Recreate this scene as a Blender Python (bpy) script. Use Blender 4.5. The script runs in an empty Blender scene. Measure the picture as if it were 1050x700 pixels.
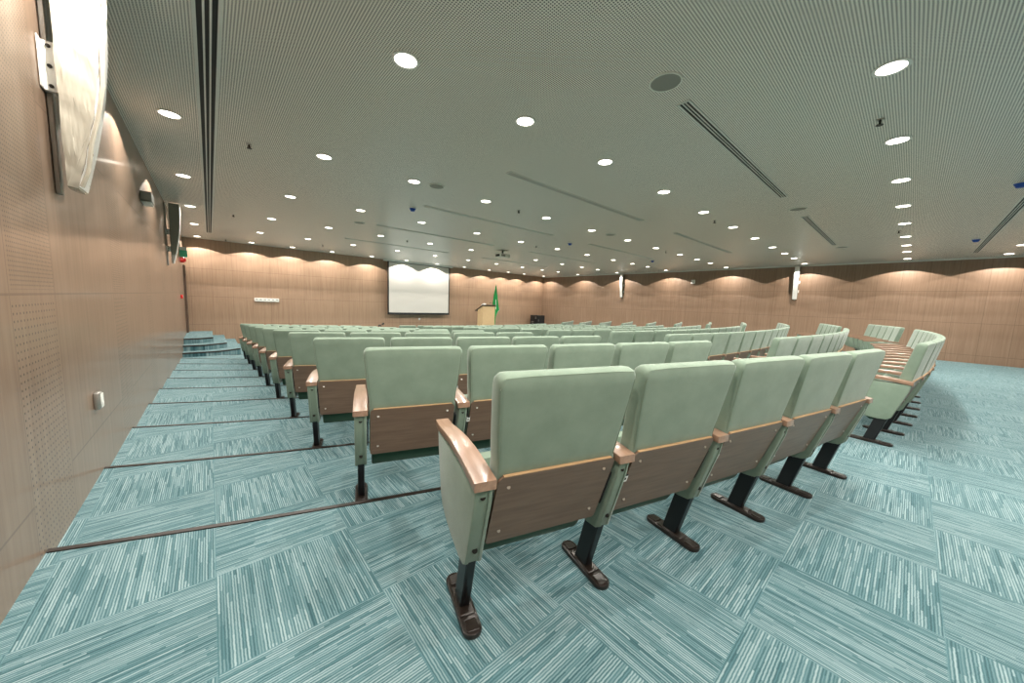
import bpy, bmesh, math, random
from mathutils import Vector, Matrix
random.seed(7)
SC = bpy.context.scene
COL = SC.collection
PI = math.pi

# ------------------------------------------------------------------ room numbers (metres)
XL, XR, YF, YB = -0.595, 15.917, 15.471, -3.6      # side wall, far wall, screen wall, back wall
CAMZ, ZC = 1.168, 2.888                            # camera height, ceiling height over the top tier
CX, CY = 7.66, 23.09                               # centre of the seating arcs
R1, RP = 23.14, 1.02                               # radius of the back row, pitch of the rows
RS1 = 22.27                                        # radius of the first step edge
NROW = 11
TZ = [0.0, -0.052, -0.104, -0.156, -0.219, -0.285, -0.350, -0.410, -0.470, -0.530, -0.590]   # level of each tier
ZF = TZ[10]                                        # floor in front of the rows
ZS = -0.13                                         # stage top
ORD = ['first', 'second', 'third', 'fourth', 'fifth', 'sixth', 'seventh', 'eighth', 'ninth', 'tenth', 'eleventh', 'twelfth']

# ------------------------------------------------------------------ mesh helpers
def new_bm():
    return bmesh.new()

def add_box(bm, x0, x1, y0, y1, z0, z1, bev=0.0, seg=2):
    r = bmesh.ops.create_cube(bm, size=1.0)
    vs = r['verts']
    for v in vs:
        v.co = Vector(((x0 + x1) / 2 + v.co.x * (x1 - x0), (y0 + y1) / 2 + v.co.y * (y1 - y0), (z0 + z1) / 2 + v.co.z * (z1 - z0)))
    if bev > 0:
        es = list({e for v in vs for e in v.link_edges})
        bmesh.ops.bevel(bm, geom=es, offset=bev, segments=seg, affect='EDGES', profile=0.5)

def add_prism(bm, pts, a0, a1, axis='x', bev=0.0, seg=2, sharp_only=True):
    """polygon pts=(p,q) extruded along axis: x -> (y,z), y -> (x,z), z -> (x,y)"""
    def mk(p, q, a):
        return {'x': (a, p, q), 'y': (p, a, q), 'z': (p, q, a)}[axis]
    A = [bm.verts.new(mk(p, q, a0)) for p, q in pts]
    B = [bm.verts.new(mk(p, q, a1)) for p, q in pts]
    n = len(pts)
    fs = [bm.faces.new(A), bm.faces.new(B[::-1])]
    for i in range(n):
        j = (i + 1) % n
        fs.append(bm.faces.new((A[j], A[i], B[i], B[j])))
    bmesh.ops.recalc_face_normals(bm, faces=fs)
    if bev > 0:
        es = []
        for f in fs[:2]:
            es += list(f.edges)
        if not sharp_only:
            es = list({e for f in fs for e in f.edges})
        else:
            for v in A:
                for e in v.link_edges:
                    o = e.other_vert(v)
                    if o in B:
                        if e.is_manifold and e.calc_face_angle(0) > 0.6:
                            es.append(e)
        bmesh.ops.bevel(bm, geom=list(set(es)), offset=bev, segments=seg, affect='EDGES', profile=0.5)

def add_cyl(bm, c, axis, r, h, n=16, r2=None, bev=0.0):
    """cylinder from point c along axis for h"""
    z = Vector(axis).normalized()
    rot = z.to_track_quat('Z', 'Y').to_matrix().to_4x4()
    m = Matrix.Translation(Vector(c) + z * h / 2) @ rot
    bmesh.ops.create_cone(bm, cap_ends=True, cap_tris=False, segments=n, radius1=r, radius2=r if r2 is None else r2, depth=h, matrix=m)

def add_ring(bm, c, r0, r1, z0, z1, n=24):
    """flat ring with a rectangular section about the z axis"""
    rows = []
    for k in range(n):
        a = 2 * PI * k / n
        cs, sn = math.cos(a), math.sin(a)
        rows.append([bm.verts.new((c[0] + r * cs, c[1] + r * sn, c[2] + z)) for r, z in ((r0, z0), (r1, z0), (r1, z1), (r0, z1))])
    for k in range(n):
        a, b = rows[k], rows[(k + 1) % n]
        for i in range(4):
            j = (i + 1) % 4
            bm.faces.new((a[i], a[j], b[j], b[i]))

def add_tube(bm, pts, r, n=8):
    pts = [Vector(p) for p in pts]
    rings = []
    for i, p in enumerate(pts):
        d = (pts[min(i + 1, len(pts) - 1)] - pts[max(i - 1, 0)]).normalized()
        u = d.orthogonal().normalized() if abs(d.z) > 0.9 else d.cross(Vector((0, 0, 1))).normalized()
        w = d.cross(u)
        rings.append([bm.verts.new(p + r * (math.cos(2 * PI * k / n) * u + math.sin(2 * PI * k / n) * w)) for k in range(n)])
    for a, b in zip(rings, rings[1:]):
        for k in range(n):
            l = (k + 1) % n
            bm.faces.new((a[k], a[l], b[l], b[k]))
    bm.faces.new(rings[0][::-1]); bm.faces.new(rings[-1])

def mesh_of(name, bm, mat, smooth=True):
    bmesh.ops.recalc_face_normals(bm, faces=bm.faces)
    me = bpy.data.meshes.new(name)
    bm.to_mesh(me); bm.free()
    me.materials.append(mat)
    if smooth:
        for p in me.polygons:
            p.use_smooth = True
        try:
            me.set_sharp_from_angle(angle=math.radians(38))
        except Exception:
            pass
    return me

def link(name, me, parent=None, loc=None):
    o = bpy.data.objects.new(name, me)
    COL.objects.link(o)
    if parent is not None:
        o.parent = parent
    if loc is not None:
        o.location = loc
    return o

def obj(name, bm, mat, parent=None, loc=None, smooth=True):
    return link(name, mesh_of(name, bm, mat, smooth), parent, loc)

def tag(o, label, cat, group=None, kind=None):
    o['label'] = label; o['category'] = cat
    if group: o['group'] = group
    if kind: o['kind'] = kind
    return o

def thing(name, label, cat, loc=(0, 0, 0), rz=0.0, group=None):
    o = bpy.data.objects.new(name, None)
    o.empty_display_size = 0.1
    COL.objects.link(o)
    o.location = loc; o.rotation_euler = (0, 0, rz)
    return tag(o, label, cat, group)

def struct(name, bm, mat, smooth=False):
    o = obj(name, bm, mat, smooth=smooth)
    o['kind'] = 'structure'
    return o

# ------------------------------------------------------------------ materials
class NT:
    """small helper to write node trees"""
    def __init__(self, name):
        self.m = bpy.data.materials.new(name); self.m.use_nodes = True
        self.t = self.m.node_tree; self.t.nodes.clear()
        self.out = self.t.nodes.new('ShaderNodeOutputMaterial')
        self.bsdf = self.t.nodes.new('ShaderNodeBsdfPrincipled')
        self.t.links.new(self.bsdf.outputs[0], self.out.inputs[0])
    def put(self, sock, v):
        if hasattr(v, 'is_linked') or hasattr(v, 'links'):
            self.t.links.new(v, sock)
        elif isinstance(v, (tuple, list)) and len(v) == 3 and sock.type == 'RGBA':
            sock.default_value = (*v, 1)
        else:
            sock.default_value = v
    def set(self, **k):
        for n, v in k.items():
            self.put(self.bsdf.inputs[n.replace('_', ' ')], v)
    def math(self, op, a, b=None, c=None):
        n = self.t.nodes.new('ShaderNodeMath'); n.operation = op
        self.put(n.inputs[0], a)
        if b is not None: self.put(n.inputs[1], b)
        if c is not None: self.put(n.inputs[2], c)
        return n.outputs[0]
    def xyz(self, kind='Object'):
        tc = self.t.nodes.new('ShaderNodeTexCoord'); s = self.t.nodes.new('ShaderNodeSeparateXYZ')
        self.t.links.new(tc.outputs[kind], s.inputs[0])
        self.co = tc.outputs[kind]
        return s.outputs[0], s.outputs[1], s.outputs[2]
    def vec(self, x, y, z=0.0):
        n = self.t.nodes.new('ShaderNodeCombineXYZ')
        for i, v in enumerate((x, y, z)): self.put(n.inputs[i], v)
        return n.outputs[0]
    def noise(self, v, scale, detail=3, rough=0.5):
        n = self.t.nodes.new('ShaderNodeTexNoise')
        self.put(n.inputs['Vector'], v); n.inputs['Scale'].default_value = scale
        n.inputs['Detail'].default_value = detail; n.inputs['Roughness'].default_value = rough
        return n.outputs[0]
    def white(self, v):
        n = self.t.nodes.new('ShaderNodeTexWhiteNoise'); n.noise_dimensions = '3D'
        self.put(n.inputs['Vector'], v)
        return n.outputs['Value']
    def mix(self, f, a, b):
        n = self.t.nodes.new('ShaderNodeMix'); n.data_type = 'RGBA'
        self.put(n.inputs[0], f); self.put(n.inputs[6], a); self.put(n.inputs[7], b)
        return n.outputs[2]
    def ramp(self, f, stops):
        n = self.t.nodes.new('ShaderNodeValToRGB'); self.put(n.inputs[0], f)
        e = n.color_ramp.elements
        while len(e) < len(stops): e.new(0.5)
        for k, (p, c) in enumerate(stops):
            e[k].position = p; e[k].color = (*c, 1)
        return n.outputs[0]
    def bump(self, h, strength=0.2, dist=0.002):
        n = self.t.nodes.new('ShaderNodeBump'); self.put(n.inputs['Height'], h)
        n.inputs['Strength'].default_value = strength; n.inputs['Distance'].default_value = dist
        self.t.links.new(n.outputs[0], self.bsdf.inputs['Normal'])

def plain(name, col, rough=0.5, metal=0.0, coat=0.0, spec=0.5, var=0.06, scale=30):
    n = NT(name)
    n.xyz()
    f = n.noise(n.co, scale, 3)
    a = tuple(max(0, c * (1 - var)) for c in col); b = tuple(min(1, c * (1 + var)) for c in col)
    n.set(Base_Color=n.mix(f, a, b), Roughness=rough, Metallic=metal, Coat_Weight=coat)
    n.bsdf.inputs['Specular IOR Level'].default_value = spec
    return n.m

def veneer(name, ax, joints, zjoints, period, offs, perf=None, tint=(1.0, 1.0, 1.0)):
    """matt veneer panels on a wall; ax = coordinate along the wall, joints repeat with period at the offsets"""
    n = NT(name)
    x, y, z = n.xyz()
    u = {'x': x, 'y': y}[ax]
    # tone of each panel
    um = n.math('SUBTRACT', u, joints)
    cell = n.math('FLOOR', n.math('DIVIDE', um, period))
    loc = n.math('SUBTRACT', um, n.math('MULTIPLY', cell, period))
    idx = cell
    for o in offs:
        idx = n.math('ADD', idx, n.math('MULTIPLY', n.math('GREATER_THAN', loc, o), 0.31))
    zi = 0.0
    for zj in zjoints:
        zi = n.math('ADD', n.math('GREATER_THAN', z, zj), zi)
    tone = n.white(n.vec(n.math('MULTIPLY', idx, 7.7), zi, 0.3))
    grain = n.noise(n.vec(n.math('MULTIPLY', u, 26.0), n.math('MULTIPLY', z, 0.9), n.math('MULTIPLY', idx, 3.1)), 1.0, 4, 0.6)
    fine = n.noise(n.vec(n.math('MULTIPLY', u, 150.0), n.math('MULTIPLY', z, 5.0), 0.0), 1.0, 2, 0.5)
    g = n.math('ADD', n.math('MULTIPLY', grain, 0.75), n.math('MULTIPLY', fine, 0.25))
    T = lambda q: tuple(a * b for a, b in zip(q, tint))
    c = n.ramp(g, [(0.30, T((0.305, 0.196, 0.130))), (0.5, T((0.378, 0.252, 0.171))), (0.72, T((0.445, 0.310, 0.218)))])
    dark = n.mix(0.5, c, T((0.26, 0.17, 0.112)))
    c = n.mix(n.math('MULTIPLY', tone, 0.35), c, dark)
    # joints
    d = None
    for o in [0.0, period] + list(offs):
        e = n.math('LESS_THAN', n.math('ABSOLUTE', n.math('SUBTRACT', loc, o)), 0.0035)
        d = e if d is None else n.math('MAXIMUM', d, e)
    out = n.math('GREATER_THAN', loc, perf[0]) if perf else 1.0
    for zj in zjoints:
        e = n.math('LESS_THAN', n.math('ABSOLUTE', n.math('SUBTRACT', z, zj)), 0.005)
        d = n.math('MAXIMUM', d, n.math('MULTIPLY', e, out) if perf and zj != 1.13 else e)
    c = n.mix(n.math('MULTIPLY', d, 0.5), c, (0.07, 0.04, 0.025))
    if perf:
        w, zsplit = perf
        ins = n.math('MULTIPLY', n.math('GREATER_THAN', loc, 0.012), n.math('LESS_THAN', loc, w - 0.012))
        def holes(pu, pz, r):
            fu = n.math('SUBTRACT', n.math('FRACT', n.math('DIVIDE', loc, pu)), 0.5)
            fz = n.math('SUBTRACT', n.math('FRACT', n.math('DIVIDE', z, pz)), 0.5)
            a = n.math('MULTIPLY', fu, pu); b = n.math('MULTIPLY', fz, pz)
            return n.math('LESS_THAN', n.math('ADD', n.math('MULTIPLY', a, a), n.math('MULTIPLY', b, b)), r * r)
        lo = n.math('MULTIPLY', holes(0.0345, 0.0314, 0.0054), n.math('LESS_THAN', z, zsplit - 0.02))
        hi = n.math('MULTIPLY', holes(0.0190, 0.0190, 0.0038), n.math('GREATER_THAN', z, zsplit + 0.02))
        h = n.math('MULTIPLY', n.math('MAXIMUM', lo, hi), ins)
        c = n.mix(n.math('MULTIPLY', h, 0.95), c, (0.035, 0.03, 0.02))
    n.set(Base_Color=c, Roughness=0.42, Coat_Weight=0.4, Coat_Roughness=0.14)
    return n.m

M = {}
# carpet: half-metre tiles laid quarter-turned, broken stripes
def carpet(name):
    n = NT(name)
    x, y, z = n.xyz()
    tx = n.math('DIVIDE', n.math('ADD', x, 0.03), 0.508)
    ty = n.math('DIVIDE', n.math('SUBTRACT', y, 0.29), 0.494)
    ix, iy = n.math('FLOOR', tx), n.math('FLOOR', ty)
    par = n.math('FLOORED_MODULO', n.math('ADD', ix, iy), 2.0)        # 0: stripes along y, 1: along x
    s = n.math('ADD', n.math('MULTIPLY', par, y), n.math('MULTIPLY', n.math('SUBTRACT', 1.0, par), x))
    l = n.math('ADD', n.math('MULTIPLY', par, x), n.math('MULTIPLY', n.math('SUBTRACT', 1.0, par), y))
    tid = n.math('ADD', n.math('MULTIPLY', ix, 3.17), n.math('MULTIPLY', iy, 7.31))
    ws = n.math('ADD', s, n.math('MULTIPLY', n.noise(n.vec(x, y, 0.0), 60, 1), 0.003))
    def lines(w, seg, seed):
        k = n.math('FLOOR', n.math('DIVIDE', ws, w))
        r0 = n.white(n.vec(k, tid, seed))
        q = n.math('FLOOR', n.math('ADD', n.math('DIVIDE', l, seg), n.math('MULTIPLY', r0, 5.0)))
        return n.white(n.vec(k, q, n.math('ADD', tid, seed)))
    W = 0.0090
    a = lines(W, 0.17, 1.0)
    b = lines(W * 0.5, 0.30, 5.0)
    rg = n.math('ABSOLUTE', n.math('SUBTRACT', n.math('FRACT', n.math('DIVIDE', ws, W)), 0.5))      # 0 on a rib, 0.5 between ribs
    rib = n.math('SUBTRACT', 1.0, n.math('MULTIPLY', rg, 2.0))
    pile = n.noise(n.vec(x, y, z), 420, 2)
    big = n.noise(n.vec(x, y, 0.0), 1.1, 2)
    v = n.math('ADD', n.math('ADD', n.math('MULTIPLY', n.math('MULTIPLY', rib, n.math('ADD', a, 0.25)), 0.62), n.math('MULTIPLY', b, 0.22)), n.math('MULTIPLY', pile, 0.20))
    v = n.math('ADD', v, n.math('MULTIPLY', n.math('SUBTRACT', big, 0.5), 0.18))
    c = n.ramp(v, [(0.16, (0.024, 0.072, 0.085)), (0.34, (0.063, 0.142, 0.158)), (0.54, (0.142, 0.228, 0.242)), (0.90, (0.285, 0.372, 0.380))])
    # faint seams between tiles
    fx = n.math('ABSOLUTE', n.math('SUBTRACT', n.math('FRACT', tx), 0.5)); fy = n.math('ABSOLUTE', n.math('SUBTRACT', n.math('FRACT', ty), 0.5))
    sm = n.math('GREATER_THAN', n.math('MAXIMUM', fx, fy), 0.494)
    c = n.mix(n.math('MULTIPLY', sm, 0.35), c, (0.07, 0.16, 0.18))
    n.set(Base_Color=c, Roughness=0.95, Sheen_Weight=0.20, Sheen_Roughness=0.5, Sheen_Tint=(0.75, 0.92, 0.92, 1.0))
    n.bsdf.inputs['Specular IOR Level'].default_value = 0.15
    n.bump(n.math('ADD', v, pile), 0.35, 0.003)
    return n.m
M['carpet'] = carpet('carpet')

def perforated(name):
    n = NT(name)
    x, y, z = n.xyz()
    p = 0.0168
    fx = n.math('SUBTRACT', n.math('FRACT', n.math('DIVIDE', x, p)), 0.5)
    fy = n.math('SUBTRACT', n.math('FRACT', n.math('DIVIDE', y, p)), 0.5)
    d = n.math('ADD', n.math('MULTIPLY', fx, fx), n.math('MULTIPLY', fy, fy))
    h = n.math('LESS_THAN', d, 0.315 * 0.315)
    base = n.mix(n.noise(n.vec(x, y, 0.0), 1.2, 2), (0.84, 0.805, 0.735), (0.88, 0.845, 0.775))
    n.set(Base_Color=n.mix(h, base, (0.07, 0.068, 0.060)), Roughness=0.34)
    return n.m
M['ceiling'] = perforated('ceiling')

def fabric(name, col, dark, rough=0.9):
    n = NT(name)
    n.xyz()
    big = n.noise(n.co, 9, 4, 0.6); tiny = n.noise(n.co, 650, 2)
    f = n.math('ADD', n.math('MULTIPLY', big, 0.7), n.math('MULTIPLY', tiny, 0.35))
    n.set(Base_Color=n.ramp(f, [(0.3, dark), (0.7, col)]), Roughness=rough, Sheen_Weight=0.25, Sheen_Roughness=0.4)
    n.bsdf.inputs['Specular IOR Level'].default_value = 0.2
    n.bump(tiny, 0.25, 0.0015)
    return n.m
M['green'] = fabric('green_fabric', (0.218, 0.282, 0.218), (0.165, 0.222, 0.168))
M['piping'] = fabric('green_piping', (0.17, 0.225, 0.165), (0.15, 0.20, 0.145))
M['dgreen'] = fabric('dark_green_shell', (0.045, 0.105, 0.070), (0.035, 0.085, 0.055), 0.7)

def wood(name, c0, c1, rough, coat=0.0, ax=1):
    n = NT(name)
    x, y, z = n.xyz()
    sc = [60.0, 60.0, 60.0]; sc[ax] = 5.0
    g = n.noise(n.vec(n.math('MULTIPLY', x, sc[0]), n.math('MULTIPLY', y, sc[1]), n.math('MULTIPLY', z, sc[2])), 1.0, 4, 0.6)
    n.set(Base_Color=n.ramp(g, [(0.3, c0), (0.7, c1)]), Roughness=rough, Coat_Weight=coat, Coat_Roughness=0.15)
    return n.m
M['arm'] = wood('arm_wood', (0.235, 0.138, 0.088), (0.320, 0.200, 0.135), 0.35, 0.5)
M['board'] = wood('board_wood', (0.135, 0.082, 0.055), (0.195, 0.125, 0.085), 0.45, 0.1, ax=0)
M['edge'] = wood('ply_edge', (0.42, 0.25, 0.12), (0.52, 0.33, 0.18), 0.5, 0.0, ax=0)
M['black'] = plain('black_metal', (0.012, 0.012, 0.013), 0.38, 0.3)
M['foot'] = plain('brown_black_foot', (0.020, 0.014, 0.011), 0.35, 0.3, coat=0.3)
M['screw'] = plain('screw_steel', (0.62, 0.60, 0.55), 0.3, 0.9)
M['bolt'] = plain('bolt_dark', (0.02, 0.018, 0.015), 0.4, 0.6)
M['white'] = plain('white_plastic', (0.78, 0.77, 0.73), 0.45)
M['pale'] = plain('pale_metal', (0.74, 0.75, 0.70), 0.45)
M['vent'] = plain('vent_metal', (0.72, 0.73, 0.69), 0.5)
M['slot'] = plain('slot_black', (0.010, 0.010, 0.010), 0.6)
M['grey'] = plain('grey_grille', (0.26, 0.26, 0.23), 0.6, var=0.15, scale=220)
M['spkgrey'] = plain('speaker_grey', (0.25, 0.245, 0.21), 0.6, var=0.2, scale=260)  # cabinet grey, darkened so the colour carries the shade of the unlit sides
M['nosing'] = plain('nosing_bronze', (0.026, 0.018, 0.014), 0.45, 0.3)
M['brown'] = plain('dark_brown_trim', (0.09, 0.055, 0.035), 0.5)
M['blue'] = plain('blue_cover', (0.01, 0.075, 0.42), 0.45)
M['red'] = plain('red_plastic', (0.62, 0.02, 0.015), 0.4)
M['exit'] = plain('exit_green', (0.10, 0.55, 0.32), 0.5)
M['screen'] = plain('screen_fabric', (0.64, 0.60, 0.55), 0.8, var=0.01)
M['lectern'] = wood('lectern_wood', (0.50, 0.335, 0.175), (0.60, 0.42, 0.235), 0.5, 0.0, ax=2)
M['flag'] = plain('flag_green', (0.005, 0.26, 0.055), 0.7, var=0.2, scale=8)
M['steel'] = plain('brushed_steel', (0.42, 0.41, 0.38), 0.35, 0.9)
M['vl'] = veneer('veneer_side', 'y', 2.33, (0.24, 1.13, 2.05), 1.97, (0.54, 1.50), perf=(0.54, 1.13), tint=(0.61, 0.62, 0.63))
M['vf'] = veneer('veneer_screen', 'x', -0.46, (0.10, 1.02, 1.93), 1.62, (0.54, 1.08), tint=(0.94, 0.90, 0.86))
M['vr'] = veneer('veneer_far', 'y', -0.72, (0.22, 1.10, 1.98), 1.05, (0.52,), tint=(0.72, 0.69, 0.66))

def wrap_mat(name):
    n = NT(name)
    n.xyz()
    w = n.noise(n.co, 5, 3, 0.5)
    n.set(Base_Color=(0.60, 0.55, 0.45), Roughness=0.22, Alpha=0.78, Coat_Weight=0.5, Coat_Roughness=0.12)
    n.bump(w, 0.6, 0.03)
    return n.m
M['wrap'] = wrap_mat('plastic_wrap')

def lamp_mat(name):
    n = NT(name)
    n.set(Base_Color=(0.9, 0.88, 0.82), Emission_Color=(1.0, 0.93, 0.80), Emission_Strength=9.0)
    n.m.cycles.emission_sampling = 'NONE'
    return n.m
M['lens'] = lamp_mat('lamp_lens')

# ------------------------------------------------------------------ the room
def ystep(k, x):                                   # edge of step k (1..10) at x
    r = RS1 - RP * (k - 1)
    return CY - math.sqrt(r * r - (x - CX) ** 2)

def build_floor():
    bm = new_bm()
    N = 90
    xs = [XL + (XR - XL) * i / N for i in range(N + 1)]
    prev = None
    cols = []
    for x in xs:
        c = [(x, YB, 0.0)]
        for k in range(1, 11):
            y = ystep(k, x)
            c += [(x, y, TZ[k - 1]), (x, y, TZ[k])]
        c.append((x, YF, ZF))
        cols.append([bm.verts.new(p) for p in c])
    for a, b in zip(cols, cols[1:]):
        for i in range(len(a) - 1):
            bm.faces.new((a[i], b[i], b[i + 1], a[i + 1]))
    for f in bm.faces:
        f.normal_update()
    me = mesh_of('floor', bm, M['carpet'], smooth=False)
    # normals must look up
    if sum(p.normal.z for p in me.polygons) < 0:
        me.flip_normals()
    o = link('floor', me); o['kind'] = 'structure'
build_floor()

def build_nosing(k):
    bm = new_bm()
    N = 80
    z = TZ[k - 1]
    w = 0.022
    rows = []
    for i in range(N + 1):
        x = XL + 0.003 + (XR - XL - 0.006) * i / N
        y = ystep(k, x)
        rows.append([bm.verts.new(p) for p in ((x, y - w, z + 0.0005), (x, y - w, z + 0.006), (x, y + 0.006, z + 0.006), (x, y + 0.006, z - 0.030), (x, y + 0.0005, z - 0.030))])
    for a, b in zip(rows, rows[1:]):
        for i in range(4):
            bm.faces.new((a[i], b[i], b[i + 1], a[i + 1]))
    struct('trim_%d' % k, bm, M['nosing'])
for k in range(1, 11):
    build_nosing(k)

def slab(name, mat, x0, x1, y0, y1, z0, z1):
    bm = new_bm(); add_box(bm, x0, x1, y0, y1, z0, z1)
    return struct(name, bm, mat)
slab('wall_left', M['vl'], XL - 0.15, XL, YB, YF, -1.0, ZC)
slab('wall_front', M['vf'], XL - 0.15, XR + 0.15, YF, YF + 0.15, -1.0, ZC)
slab('wall_right', M['vr'], XR, XR + 0.15, YB, YF, -1.0, ZC)
slab('wall_back', M['vf'], XL - 0.15, XR + 0.15, YB - 0.15, YB, -1.0, ZC)
slab('ceiling', M['ceiling'], XL - 0.15, XR + 0.15, YB - 0.15, YF + 0.15, ZC, ZC + 0.12)
# pale shadow-gap trims where the ceiling meets the walls
slab('trim_11', M['pale'], XR - 0.02, XR - 0.001, YB + 0.01, YF - 0.01, ZC - 0.035, ZC - 0.001)
slab('trim_12', M['brown'], XL + 0.001, XL + 0.05, 14.95, 15.40, ZS, 1.98)

# corner steps climbing to the exit, and the stage they lead to
def steps():
    levels = [(-0.415, [(XL, 12.18), (0.12, 12.26), (0.61, 12.66), (0.61, YF), (XL, YF)]),
              (-0.272, [(XL, 12.58), (-0.16, 12.60), (0.32, 12.98), (0.32, YF), (XL, YF)]),
              (ZS, [(XL, 13.02), (-0.26, 13.06), (0.02, 13.28), (0.02, YF), (XL, YF)])]
    for i, (z, pts) in enumerate(levels):
        bm = new_bm(); add_prism(bm, [(x + 0.001 if x == XL else x, y - 0.001 if y == YF else y) for x, y in pts], ZF - 0.05 if i == 0 else z - 0.16, z, 'z')
        struct('floor_step', bm, M['carpet'])
        bm = new_bm()
        for (xa, ya), (xb, yb) in zip(pts[:3], pts[1:4]):
            d = Vector((xb - xa, yb - ya, 0)); L = d.length; d.normalize(); nrm = Vector((d.y, -d.x, 0))
            p = [Vector((xa, ya, z)) + nrm * 0.006, Vector((xb, yb, z)) + nrm * 0.006, Vector((xb, yb, z)) - nrm * 0.03, Vector((xa, ya, z)) - nrm * 0.03]
            if L > 1.2: continue
            lo = [bm.verts.new(q + Vector((0, 0, -0.028 if j < 2 else 0.0))) for j, q in enumerate(p)]
            hi = [bm.verts.new(q + Vector((0, 0, 0.005))) for q in p]
            bm.faces.new(hi); bm.faces.new(lo[::-1])
            for j in range(4):
                bm.faces.new((lo[j], lo[(j + 1) % 4], hi[(j + 1) % 4], hi[j]))
        struct('trim_%d' % (13 + i), bm, M['nosing'])
steps()
slab('floor_stage', M['carpet'], 3.0, XR - 0.001, 12.98, YF - 0.001, ZF, ZS)

# ------------------------------------------------------------------ chairs (local x = along the row, y = forward, z = up)
def P(pts):                                        # profile given as (backward, up)
    return [(-t, z) for t, z in pts]
BW = 0.257                                         # half width of a back
def rear(z):                                       # rear face of back and board
    return 0.196 + 0.190 * (z - 0.62)
def brear(z):                                      # rear face of the plywood board
    return 0.208 + 0.356 * (z - 0.610)

def back_half(z):                                  # half width: a little narrower between the armrests
    return 0.231 + (BW - 0.231) * min(1.0, max(0.0, (z - 0.655) / 0.29)) ** 0.7

def m_backrest(detail):
    bm = new_bm()
    prof = [(rear(0.605), 0.605, 0), (rear(0.648), 0.648, 1), (rear(0.70), 0.70, 1), (rear(0.80), 0.80, 1), (rear(0.90), 0.90, 1), (rear(0.934), 0.934, 0), (rear(0.945) - 0.003, 0.946, 0), (rear(0.955) - 0.012, 0.953, 0),
            (0.225, 0.960, 0), (0.203, 0.958, 0), (0.188, 0.948, 0), (0.181, 0.930, 0), (0.166, 0.86, 0), (0.131, 0.70, 0), (0.119, 0.648, 0), (0.074, 0.46, 0), (0.052, 0.36, 0), (0.062, 0.335, 0), (0.090, 0.33, 0), (0.186, 0.59, 0)]
    side = [(0.0, 0.014, 0.026), (0.0025, 0.006, 0.016), (0.008, 0.0015, 0.008), (0.017, 0.0, 0.002), (0.030, 0.0, 0.0)] if detail else [(0.0, 0.009, 0.020), (0.010, 0.0, 0.005), (0.026, 0.0, 0.0)]
    secs = [(-1, a) for a in side] + [(0, q) for q in ((-0.12, 0, 0.12) if detail else (0,))] + [(1, a) for a in reversed(side)]
    rows = []
    cy = sum(p[0] for p in prof) / len(prof)
    for sgn, a in secs:
        row = []
        for t, z, puff in prof:
            mid = 0.5 * (rear(z) + (0.052 + (z - 0.36) * 0.215))       # middle of the thickness at this height
            if sgn:
                d, inset, drop = a
                x = sgn * (back_half(z) - d)
                zz = z - drop * max(0.0, (z - 0.70) / 0.26)
                tt = t + (inset if t < mid else -inset)
                if z < 0.62: tt = t
            else:
                x, zz, tt = a, z, t + (0.004 if puff else 0.0)
            row.append(bm.verts.new((x, -tt, zz)))
        rows.append(row)
    n = len(prof)
    for a, b in zip(rows, rows[1:]):
        for q in range(n):
            bm.faces.new((a[q], a[(q + 1) % n], b[(q + 1) % n], b[q]))
    f0 = max(q for q in range(n) if abs(prof[q][1] - 0.648) < 1e-6)
    up = list(range(1, f0 + 1)); low = [0, 1] + list(range(f0, n))
    for idx in (up, low):                          # the two ends
        bm.faces.new([rows[0][q] for q in reversed(idx)]); bm.faces.new([rows[-1][q] for q in idx])
    return mesh_of('backrest', bm, M['green'])

def m_piping():
    bm = new_bm()
    zs = [0.62 + 0.060 * k for k in range(6)]
    pts = [(-(back_half(z) - 0.0045), -(rear(z) - 0.0030), z - 0.012 * max(0.0, (z - 0.70) / 0.26)) for z in zs]
    e = back_half(0.943) - 0.018
    pts += [(-e + 2 * e * k / 6, -(rear(0.945) - 0.0045), 0.9475 if 0 < k < 6 else 0.944) for k in range(7)]
    pts += [(-x, y, z) for x, y, z in reversed(pts[:6])]
    add_tube(bm, pts, 0.0022, 6)
    return mesh_of('piping', bm, M['piping'])

BZ0, BZ1, BT = 0.310, 0.610, 0.0125
def m_board():
    bm = new_bm()
    out = []
    r = 0.022
    w = 0.236
    for cx, cz, a0 in ((w - 0.01, BZ0 + 0.01, -90), (w - r, BZ1 - r, 0), (-w + r, BZ1 - r, 90), (-w + 0.01, BZ0 + 0.01, 180)):
        rr = r if cz > 0.5 else 0.01
        for k in range(4):
            a = math.radians(a0 + 30 * k)
            out.append((cx + rr * math.cos(a), cz + rr * math.sin(a)))
    add_prism(bm, out, 0.0, 1.0, 'y')
    for v in bm.verts:
        z = v.co.z
        v.co.y = -(brear(z) - BT * (1.0 - 0.0) * (1 if v.co.y > 0.5 else 0))
    return mesh_of('back_board', bm, M['board'])

def m_edge():
    bm = new_bm()
    w = 0.218
    add_prism(bm, P([(brear(BZ1) - 0.0003, BZ1 - 0.001), (brear(BZ1) - 0.0003, BZ1 + 0.0035), (brear(BZ1) - BT, BZ1 + 0.0035), (brear(BZ1) - BT, BZ1 - 0.001)]), -w, w, 'x')
    return mesh_of('board_edge', bm, M['edge'])

def m_screw(x, z):
    bm = new_bm()
    add_cyl(bm, (x, -(brear(z) - 0.001), z), (0, -1, 0.33), 0.0062, 0.004, 10)
    return mesh_of('screw', bm, M['screw'])

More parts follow.
